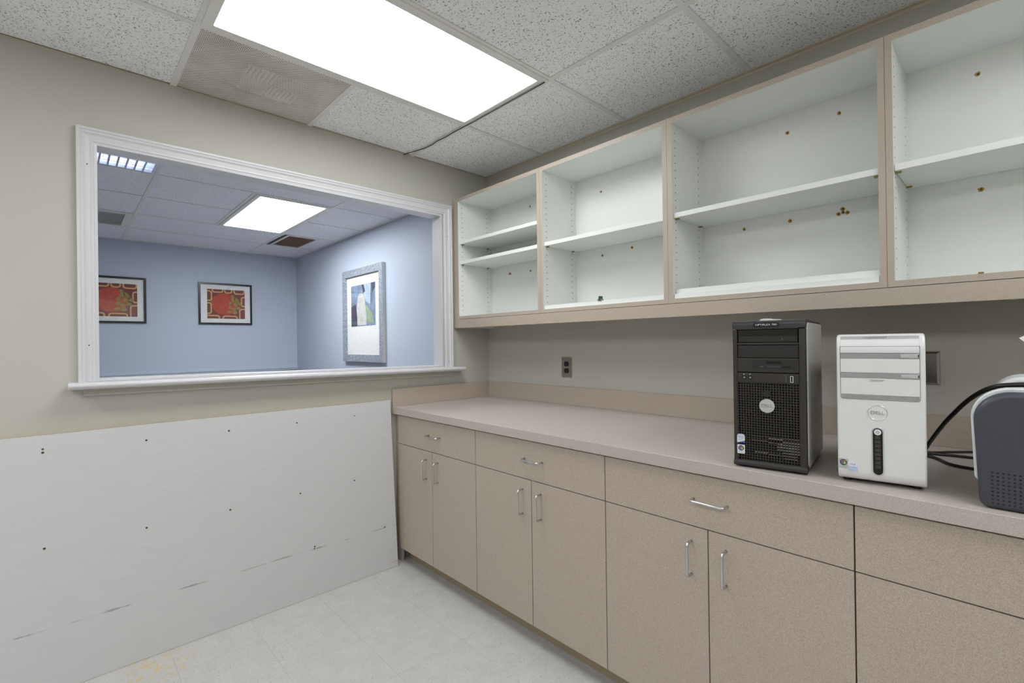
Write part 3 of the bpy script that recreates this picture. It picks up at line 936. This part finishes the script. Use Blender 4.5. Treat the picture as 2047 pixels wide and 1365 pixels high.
# mesh grille
gr = MB()
GX0, GX1, GZ0, GZ1 = -0.0805, 0.0765, 0.022, 0.248
nc, nr_ = 22, 31
for i in range(nc + 1):
    x = GX0 + (GX1 - GX0) * i / nc
    gr.box(x - 0.0010, x + 0.0010, 0.0022, 0.0042, GZ0, GZ1)
for i in range(nr_ + 1):
    z = GZ0 + (GZ1 - GZ0) * i / nr_
    gr.box(GX0, GX1, 0.0024, 0.0040, z - 0.0010, z + 0.0010)
gr.build('grille', 'charcoal', **L)
MB().box(GX0, GX1, 0.014, 0.016, GZ0, GZ1).build('grille_back', 'black_gloss', **L)
mb = MB()
for (xa, xb, z) in ((0.030, 0.074, 0.0925), (0.034, 0.074, 0.082), (0.022, 0.074, 0.0745), (0.020, 0.074, 0.0675), (0.020, 0.074, 0.0600), (0.034, 0.074, 0.0520), (0.034, 0.068, 0.0440), (0.036, 0.068, 0.0365), (-0.046, -0.006, 0.0935), (-0.004, 0.034, 0.0895), (-0.046, -0.006, 0.080), (-0.004, 0.034, 0.0775), (-0.040, -0.006, 0.0470), (-0.004, 0.034, 0.0435)):
    mb.box(xa, xb, 0.0085, 0.011, z - 0.0012, z + 0.0012)
mb.build('card_slots', 'tower_side', **L)
MB().disc((-0.0035, 0.0025, 0.218), (0, -1, 0), 0.010, 0.0015, 20).build('power_button', 'black_plastic', **L)
lg = MB().disc((-0.0035, 0.0022, 0.1835), (0, -1, 0), 0.0197, 0.0050, 32).build('logo_badge', 'silver_bright', **L)
text_part('lettering', 'DELL', 0.0125, 'text_grey', lg, (-0.0035, -0.0030, 0.1835), FRONT, sx=1.05)
# stickers
def badge(parent, cx, cz, y, kind):
    if kind == 'chip':
        s_ = MB().prism(rrect(cx - 0.0105, cx + 0.0105, cz - 0.0128, cz + 0.0128, (0.001, 0.001, 0.007, 0.007), 5), XZ, y, y - 0.0004).build('sticker', 'sticker_white', parent=parent, world=False)
        MB().add([(cx - 0.0105, y - 0.0006, cz - 0.0128), (cx + 0.0105, y - 0.0006, cz - 0.0128), (cx + 0.0105, y - 0.0006, cz - 0.006)], [(0, 1, 2)]).build('sticker_print', 'sticker_blue', parent=s_, world=False)
        pts = [(cx + 0.0085 * math.cos(a), cz + 0.005 + 0.0052 * math.sin(a)) for a in [i * 2 * math.pi / 24 for i in range(24)]]
        MB().tube([(u, y - 0.0005, v) for u, v in pts] + [(pts[0][0], y - 0.0005, pts[0][1])], 0.0004, 6).build('sticker_ring', 'sticker_blue', parent=s_, world=False)
        text_part('lettering', 'intel', 0.0068, 'sticker_blue', s_, (cx, y - 0.0005, cz + 0.005), FRONT, 0.0001)
        text_part('lettering', 'Core 2', 0.0048, 'sticker_blue', s_, (cx - 0.001, y - 0.0005, cz - 0.0045), FRONT, 0.0001)
    else:
        s_ = MB().prism(rrect(cx - 0.0102, cx + 0.0102, cz - 0.0128, cz + 0.0128, 0.001, 3), XZ, y, y - 0.0004).build('sticker', 'sticker_white' if kind == 'flag' else 'silver_bright', parent=parent, world=False)
        MB().disc((cx, y - 0.0004, cz + 0.003), (0, -1, 0), 0.0080, 0.0002, 20).build('sticker_print', 'logo_navy', parent=s_, world=False)
        for (ux, uz, col) in ((-0.0026, 0.0024, 'logo_red'), (0.0026, 0.0028, 'logo_green'), (-0.0026, -0.0024, 'logo_azure'), (0.0026, -0.0020, 'logo_yellow')):
            MB().box(cx + ux - 0.0021, cx + ux + 0.0021, y - 0.0009, y - 0.0006, cz + 0.003 + uz - 0.002, cz + 0.003 + uz + 0.002).build('sticker_pane', col, parent=s_, world=False)
        text_part('lettering', 'Windows', 0.0042, 'text_grey', s_, (cx, y - 0.0005, cz - 0.0085), FRONT, 0.0001)
badge(bt, -0.0735, 0.0835, -0.0002, 'chip')
badge(bt, -0.0735, 0.0520, -0.0002, 'flag')
# grey side panels with dark rim
sp = rrect(0.024, DP - 0.004, 0.012, 0.419, (0.022, 0.004, 0.004, 0.020), 6)
for s_, nm in ((1, 'side_panel'), (-1, 'side_panel')):
    MB().prism(sp, YZ if s_ > 0 else YZ, *( (W2 - 0.004, W2 + 0.0025) if s_ > 0 else (-W2 - 0.0025, -W2 + 0.004))).build(nm, 'tower_side', bev=0.0018, **L)
mb = MB()
for k in range(9):
    y = 0.235 + (k % 5) * 0.018
    z = 0.262 - (k // 5) * 0.035 + ((k * 7) % 3) * 0.008
    dz = 0.018 if k % 2 else 0.030
    sl = 0.012 if k % 3 == 0 else 0.0
    mb.add([(W2 + 0.0027, y, z), (W2 + 0.0027, y + 0.004, z), (W2 + 0.0027, y + 0.004 + sl, z - dz), (W2 + 0.0027, y + sl, z - dz)], [(0, 3, 2, 1)])
mb.build('side_vents', 'hole_dark', **L)
for (x, y) in ((-0.075, 0.03), (0.075, 0.03), (-0.075, DP - 0.03), (0.075, DP - 0.03)):
    MB().disc((x, y, 0.0), (0, 0, 1), 0.010, 0.012, 14).build('foot', 'black_plastic', **L)

# ------------------------------------------------------------------ silver computer tower
st = thing('computer_tower', 'silver computer tower with a plain front and black power strip on the counter', 'computer', (2.3365, -0.7080, CZ), math.radians(8.8))
L = dict(parent=st, world=False)
W2, HB, DP = 0.0885, 0.383, 0.36
# front shell: profile in y/z with rounded top and tucked-in foot
pr = [(0.060, 0.0105), (0.030, 0.008), (0.012, 0.010), (0.003, 0.020), (0.0, 0.034), (0.0, 0.345), (0.002, 0.362), (0.008, 0.374), (0.018, 0.381), (0.034, HB), (0.060, HB)]
MB().prism(pr, lambda u, v, d: (d, u, v), W2, -W2).build('front_shell', 'silver_plastic', bev=0.005, seg=3, **L)
MB().box(-W2 + 0.005, W2 - 0.005, 0.0605, DP, 0.010, HB - 0.006).build('case', 'charcoal', bev=0.002, **L)
mb = MB()
for (x, y) in ((-0.07, 0.04), (0.07, 0.04), (-0.07, DP - 0.04), (0.07, DP - 0.04)):
    MB().disc((x, y, 0.0), (0, 0, 1), 0.010, 0.012, 14).build('foot', 'black_plastic', **L)
bx0, bx1 = -0.0797, 0.0772
def ycurve(z):
    for (ya, za), (yb, zb) in zip(pr[5:], pr[6:]):
        if za <= z <= zb:
            return ya + (yb - ya) * (z - za) / (zb - za)
    return 0.0
def panel(name, za, zb, mat, x0=bx0, x1=bx1, d=0.0012, r=0.0, parent=st):
    zz_ = [za + (zb - za) * i / 8 for i in range(9)]
    outl = [(ycurve(z) - d, z) for z in zz_] + [(ycurve(z) + 0.004, z) for z in reversed(zz_)]
    return MB().prism(outl, lambda u, v, d_: (d_, u, v), x1, x0).build(name, mat, parent=parent, world=False, bev=0.0006, seg=1)
# recess line round the bay area
fr2 = rrect(bx0 - 0.0012, bx1 + 0.0012, 0.2170, 0.352, (0.006, 0.006, 0.0, 0.0), 5)
MB().prism(fr2, XZ, 0.001, -0.0005).build('bay_recess', 'text_grey', **L)
panel('title_strip', 0.3705, 0.3775, 'silver_bright')
panel('bay_cover', 0.3350, 0.3695, 'silver_plastic')
for (za, zb) in ((0.3215, 0.3338), (0.2722, 0.2840)):
    s_ = panel('bay_strip', za, zb, 'silver_strip', d=0.0010)
    MB().box(0.042, 0.0738, -0.0032, -0.0008, za + 0.002, zb - 0.002).build('eject_button', 'silver_bright', parent=s_, world=False, bev=0.0008)
    MB().box(0.0744, 0.0760, -0.0014, -0.0008, za + 0.003, zb - 0.003).build('indicator', 'black_gloss', parent=s_, world=False)
panel('bay_cover', 0.2850, 0.3205, 'silver_plastic')
pd = MB().prism(rrect(bx0, bx1, 0.2185, 0.2712, (0.005, 0.005, 0, 0), 5), XZ, 0.001, -0.0012).build('flap', 'silver_plastic', **L)
MB().prism([(-0.021, 0.2690), (-0.016, 0.2655), (0.005, 0.2655), (0.011, 0.2690)], XZ, -0.0012, -0.0032).build('finger_tab', 'silver_bright', parent=pd, world=False)
MB().prism(rrect(bx0 + 0.001, bx1 - 0.001, 0.2195, 0.2300, (0.004, 0.004, 0, 0), 4), XZ, -0.0010, -0.0020).build('flap_strip', 'silver_strip', parent=pd, world=False)
text_part('lettering', 'inspiron 530', 0.0088, 'text_grey', st, (-0.006, 0.0065, 0.3742), (math.radians(90 - 32), 0, 0))
# round badge
lc = [(-0.0048 + 0.0198 * math.cos(a), 0.1850 + 0.0186 * math.sin(a)) for a in [i * 2 * math.pi / 40 for i in range(41)]]
bg = MB().tube([(u, -0.0003, v) for u, v in lc], 0.0010, 8, caps=False).build('logo_ring', 'silver_bright', smooth=True, **L)
text_part('lettering', 'DELL', 0.0118, 'silver_strip', bg, (-0.0048, -0.0006, 0.1850), FRONT, 0.0006, sx=1.1)
# power strip
MB().prism(rrect(-0.0173, 0.0073, 0.0275, 0.1490, 0.0122, 10), XZ, 0.001, -0.0020).build('power_surround', 'silver_bright', bev=0.0006, seg=1, **L)
ps = MB().prism(rrect(-0.0148, 0.0048, 0.0300, 0.1465, 0.0097, 10), XZ, -0.0015, -0.0026).build('power_strip', 'black_gloss', **L)
for k in range(8):
    z = 0.046 + k * 0.0105
    MB().box(-0.0105, 0.0005, -0.0031, -0.0025, z, z + 0.0080).build('strip_window', 'core_dark', parent=ps, world=False)
pb = MB().disc((-0.0050, -0.0026, 0.1368), (0, -1, 0), 0.0074, 0.0012, 24).build('power_button', 'sticker_white', parent=ps, world=False)
arc = [(-0.0050 + 0.0028 * math.sin(a), -0.0039, 0.1364 + 0.0028 * math.cos(a)) for a in [0.6 + i * (2 * math.pi - 1.2) / 16 for i in range(17)]]
MB().tube(arc, 0.00045, 6).tube([(-0.0050, -0.0039, 0.1370), (-0.0050, -0.0039, 0.1402)], 0.00045, 6).build('power_symbol', 'core_dark', parent=ps, world=False)
badge(st, -0.0765, 0.0485, -0.0002, 'flag2')
s_ = MB().prism(rrect(-0.0672, -0.0468, 0.0315, 0.0430, 0.001, 3), XZ, 0.0005, -0.0004).build('sticker', 'sticker_pale_blue', **L)
MB().prism([(-0.0570 + 0.0100 * math.cos(a), 0.0490 + 0.0062 * math.sin(a)) for a in [i * 2 * math.pi / 24 for i in range(24)]], XZ, 0.0005, -0.0005).build('sticker_oval', 'sticker_white', parent=s_, world=False)
text_part('lettering', 'intel', 0.0070, 'sticker_blue', s_, (-0.0570, -0.0007, 0.0490), FRONT, 0.0001)
text_part('lettering', 'Pentium', 0.0048, 'sticker_white', s_, (-0.0570, -0.0007, 0.0370), FRONT, 0.0001)

# ------------------------------------------------------------------ printer
pt = thing('printer', 'rounded dark blue-grey printer with pale rim at the end of the counter', 'printer', (2.65, -0.60, CZ))
L = dict(parent=pt)
PX0, PX1, PF = 2.506, 2.806, -0.738
def arch(x0, x1, z0, z1, rt_, rb, taper):
    pts = rrect(x0, x1, z0, z1, (rb, rb, rt_, rt_), 9)
    c_ = (x0 + x1) / 2
    return [(c_ + (x - c_) * (1 - taper * max(0.0, (1.06 - z)) / 0.15), z) for x, z in pts]
MB().prism(arch(PX0, PX1, CZ + 0.001, 1.168, 0.062, 0.018, 0.055), XZ, PF + 0.055, PF).build('front_shell', 'printer_shell', bev=0.012, seg=4, **L)
MB().prism(arch(PX0 - 0.005, PX1 + 0.005, CZ + 0.055, 1.176, 0.066, 0.010, 0.055), XZ, PF + 0.048, PF + 0.018).build('rim', 'printer_grey', bev=0.004, seg=3, **L)
MB().prism(arch(PX0 + 0.004, PX1 - 0.004, CZ + 0.001, 1.166, 0.062, 0.016, 0.05), XZ, PF + 0.20, PF + 0.056).build('body', 'printer_shell', bev=0.006, seg=3, **L)
MB().prism(arch(PX0 + 0.020, PX1 - 0.020, 1.02, 1.196, 0.060, 0.02, 0.0), XZ, PF + 0.235, PF + 0.095).build('rear_cover', 'printer_grey', bev=0.010, seg=3, **L)
MB().prism([(2.600 + 0.014 * math.cos(a), -0.575 + 0.006 * math.sin(a)) for a in [i * 2 * math.pi / 20 for i in range(20)]], XY, 1.195, 1.1964).build('recess', 'hole_dark', **L)
mb = MB()
for i in range(30):
    for j in range(9):
        x = PX0 + 0.0285 + i * 0.0083
        z = 0.928 + j * 0.0082
        if x < PX1 - 0.028:
            mb.prism(rrect(x - 0.0019, x + 0.0019, z - 0.0014, z + 0.0014, 0.0009, 2), XZ, PF + 0.0002, PF - 0.0004)
mb.build('vent_holes', 'black_gloss', kind='stuff', **L)
tr_ = [(2.578, 1.284), (2.640, 1.196), (2.720, 1.196), (2.760, 1.300)]
MB().prism([(2.640, 1.190), (2.720, 1.190), (2.770, 1.300), (2.600, 1.296), (2.577, 1.282), (2.590, 1.268)], lambda u, v, d: (u, d - 0.0 + (v - 1.19) * 0.35, v), PF + 0.215, PF + 0.203).build('paper_support', 'printer_grey', **L)

# ------------------------------------------------------------------ black cables
def smooth_path(P, n=10):
    P = [Vector(p) for p in P]
    out_ = []
    for i in range(len(P) - 1):
        p0, p1, p2, p3 = P[max(i - 1, 0)], P[i], P[i + 1], P[min(i + 2, len(P) - 1)]
        for k in range(n):
            t = k / n
            out_.append(0.5 * ((2 * p1) + (-p0 + p2) * t + (2 * p0 - 5 * p1 + 4 * p2 - p3) * t * t + (-p0 + 3 * p1 - 3 * p2 + p3) * t ** 3))
    out_.append(P[-1])
    return out_
cb = MB().tube(smooth_path([(2.27, -0.300, 0.9203), (2.33, -0.295, 0.9203), (2.372, -0.318, 0.938), (2.3934, -0.360, 0.9771), (2.4257, -0.45, 1.0353), (2.4535, -0.52, 1.0805), (2.4956, -0.600, 1.1380), (2.5362, -0.672, 1.1725), (2.5837, -0.680, 1.1815), (2.64, -0.676, 1.1815), (2.70, -0.676, 1.1815)]), 0.0052, 10)
tag(cb.build('power_cable', 'cable_black', smooth=True), 'thick black cable arching from behind the silver computer over the printer', 'cable')
for P, r, lab in (([(2.28, -0.175), (2.3754, -0.1700), (2.4231, -0.1264), (2.4728, -0.0794), (2.53, -0.060)], 0.0038, 'black cable lying on the counter closest to the wall beside the printer'),
                  ([(2.26, -0.205), (2.370, -0.2000), (2.4275, -0.1874), (2.4777, -0.184), (2.55, -0.185)], 0.0044, 'black cable lying on the counter between two other cables beside the printer'),
                  ([(2.25, -0.235), (2.3812, -0.2450), (2.4378, -0.329), (2.4853, -0.352), (2.55, -0.362)], 0.0044, 'black cable on the counter curving out furthest from the wall beside the printer')):
    tag(MB().tube(smooth_path([(x, y, CZ + r + 0.0003) for x, y in P]), r, 8).build('cable', 'cable_black', smooth=True), lab, 'cable', 'black cables lying on the counter')

# ------------------------------------------------------------------ pictures in the blue room
def frame_parts(root, a0, a1, z0, z1, fw_, dep, fn, mat):
    # fn(u, v, d): u along the wall, v up, d out of the wall
    mb = MB()
    o = [(a0, z0), (a1, z0), (a1, z1), (a0, z1)]
    i_ = [(a0 + fw_, z0 + fw_), (a1 - fw_, z0 + fw_), (a1 - fw_, z1 - fw_), (a0 + fw_, z1 - fw_)]
    vs_ = [fn(*p, 0.001) for p in o] + [fn(*p, dep) for p in o] + [fn(*p, dep) for p in i_] + [fn(*p, 0.001) for p in i_]
    fs = []
    for k in range(4):
        q = (k + 1) % 4
        fs += [(k, q, 4 + q, 4 + k), (4 + k, 4 + q, 8 + q, 8 + k), (8 + k, 8 + q, 12 + q, 12 + k), (12 + k, 12 + q, q, k)]
    mb.add(vs_, fs)
    return mb.build('frame', mat, root)

def poly(root, pts, d, fn, mat, name='ink_shape'):
    return MB().add([fn(u, v, d) for u, v in pts], [tuple(range(len(pts)))]).build(name, mat, root)

def leaf_print(yc, label):
    w_, h_ = 0.568, 0.497
    z0 = 1.5540
    root = thing('framed_print', label, 'picture', (XF, yc, z0 + h_ / 2), 0, 'red leaf prints on the blue far wall')
    fn = lambda u, v, d: (XF + d, u, v)
    a0, a1, z1 = yc - w_ / 2, yc + w_ / 2, z0 + h_
    frame_parts(root, a0, a1, z0, z1, 0.020, 0.022, fn, 'frame_black')
    MB().add([fn(a0 + 0.02, z0 + 0.02, 0.006), fn(a1 - 0.02, z0 + 0.02, 0.006), fn(a1 - 0.02, z1 - 0.02, 0.006), fn(a0 + 0.02, z1 - 0.02, 0.006)], [(0, 1, 2, 3)]).build('mat', 'mat_white', root)
    p0, p1 = a0 + w_ * 0.155, a0 + w_ * 0.863
    q1, q0 = z1 - h_ * 0.150, z1 - h_ * 0.860
    def uv(u, v, d):
        u, v = max(0, min(1, u)), max(0, min(1, v))
        return fn(p0 + (p1 - p0) * u, q1 + (q0 - q1) * v, d)
    pr_ = MB().add([uv(0, 1, 0.0065), uv(1, 1, 0.0065), uv(1, 0, 0.0065), uv(0, 0, 0.0065)], [(0, 1, 2, 3)]).build('print', 'ink_maroon', root)
    pts = [(0.46 + 0.36 * math.cos(a) * (1 + 0.04 * math.sin(3 * a)), 0.50 - 0.37 * math.sin(a)) for a in [i * 2 * math.pi / 36 for i in range(36)]]
    MB().add([uv(*p, 0.0068) for p in pts], [tuple(range(36))]).build('ink_shape', 'ink_red', pr_)
    for (x0, x1, y0, y1) in ((0.12, 0.42, -0.2, 0.12), (0.44, 0.66, -0.2, 0.13), (0.69, 1.0, -0.2, 0.15), (-0.2, 0.13, 0.05, 0.41), (-0.2, 0.12, 0.45, 0.85), (0.89, 1.2, 0.22, 0.58), (0.84, 1.2, 0.64, 1.2), (-0.2, 0.33, 0.88, 1.2), (0.39, 0.80, 0.89, 1.2)):
        a_ = rrect(x0, x1, y0, y1, 0.075, 5)
        t = 0.035
        b_ = rrect(x0 + t, x1 - t, y0 + t * 1.2, y1 - t * 1.2, 0.045, 5)
        k = len(a_)
        MB().add([uv(*p, 0.0071) for p in a_] + [uv(*p, 0.0071) for p in b_], [(i, k + i, k + (i + 1) % k, (i + 1) % k) for i in range(k)]).build('ink_shape', 'ink_tan', pr_)
    leaf = [(0.60, 0.60, 0.055, 0.06, 0.3), (0.60, 0.46, 0.045, 0.06, -0.3), (0.68, 0.33, 0.055, 0.09, -0.2), (0.78, 0.36, 0.05, 0.11, 0.5), (0.86, 0.48, 0.045, 0.07, 0.8), (0.74, 0.50, 0.05, 0.07, 0.4), (0.82, 0.62, 0.06, 0.05, 0.5), (0.70, 0.66, 0.06, 0.05, 0.2), (0.58, 0.76, 0.07, 0.04, 0.2), (0.72, 0.78, 0.07, 0.06, 0.5), (0.66, 0.22, 0.04, 0.05, 0)]
    for (u, v, ru, rv, an) in leaf:
        pts = []
        for i in range(16):
            a = i * 2 * math.pi / 16
            x, y = ru * math.cos(a), rv * math.sin(a)
            pts.append((u + x * math.cos(an) - y * math.sin(an), v - (x * math.sin(an) + y * math.cos(an))))
        MB().add([uv(*p, 0.0074) for p in pts], [tuple(range(16))]).build('ink_shape', 'ink_olive', pr_)
    MB().add([fn(a0 + 0.018, z0 + 0.018, 0.014), fn(a1 - 0.018, z0 + 0.018, 0.014), fn(a1 - 0.018, z1 - 0.018, 0.014), fn(a0 + 0.018, z1 - 0.018, 0.014)], [(0, 1, 2, 3)]).build('glass', 'picture_glass', root)
leaf_print(-0.750, 'black framed red leaf print nearest the corner of the blue room')
leaf_print(-1.807, 'black framed red leaf print further along the far wall from the blue corner')

sf = thing('framed_picture', 'tall silver framed abstract picture on the blue side wall', 'picture', (-2.07, YB, 1.595))
fn = lambda u, v, d: (u, YB - d, v)
a0, a1, z0, z1 = -2.52, -1.618, 1.110, 2.083
frame_parts(sf, a0, a1, z0, z1, 0.073, 0.034, fn, 'frame_silver')
MB().box(a1 + 0.0002, a1 + 0.0012, YB - 0.033, YB - 0.001, z0, z1).build('painted_lit_edge', 'grid_white', sf)  # white strip: light falling on the frame's side, painted as colour
MB().add([fn(a0 + 0.07, z0 + 0.07, 0.012), fn(a1 - 0.07, z0 + 0.07, 0.012), fn(a1 - 0.07, z1 - 0.07, 0.012), fn(a0 + 0.07, z1 - 0.07, 0.012)], [(0, 1, 2, 3)]).build('mat', 'mat_white', sf)
p0, p1, q0, q1 = -2.345, -1.800, 1.480, 1.912
uv = lambda u, v, d: fn(p0 + (p1 - p0) * u, q1 + (q0 - q1) * v, d)
pr_ = MB().add([uv(0, 1, 0.0125), uv(1, 1, 0.0125), uv(1, 0, 0.0125), uv(0, 0, 0.0125)], [(0, 1, 2, 3)]).build('print', 'ink_blue', sf)
for i, (mat, pts) in enumerate((('ink_sky', [(0.5, 0.0), (0.82, 0.0), (0.80, 0.5), (0.62, 0.42), (0.52, 0.2)]),
                   ('ink_slate', [(0.0, 0.52), (0.2, 0.45), (0.26, 0.75), (0.24, 1.0), (0.0, 1.0)]),
                   ('ink_slate', [(0.46, 0.02), (0.54, 0.0), (0.60, 0.18), (0.52, 0.22)]),
                   ('ink_slate', [(0.84, 0.0), (1.0, 0.0), (1.0, 0.12), (0.88, 0.24)]),
                   ('ink_green', [(0.62, 0.5), (0.86, 0.68), (0.95, 0.95), (0.60, 0.90)]),
                   ('ink_pale', [(0.30, 0.28), (0.38, 0.20), (0.50, 0.22), (0.58, 0.32), (0.62, 0.55), (0.64, 0.98), (0.28, 0.98), (0.24, 0.60)]))):
    d = 0.0128 + 0.0003 * i
    MB().add([uv(*p, d) for p in reversed(pts)], [tuple(range(len(pts)))]).build('ink_shape', mat, pr_)
MB().add([fn(a0 + 0.071, z0 + 0.071, 0.022), fn(a1 - 0.071, z0 + 0.071, 0.022), fn(a1 - 0.071, z1 - 0.071, 0.022), fn(a0 + 0.071, z1 - 0.071, 0.022)], [(0, 1, 2, 3)]).build('glass', 'picture_glass', sf)
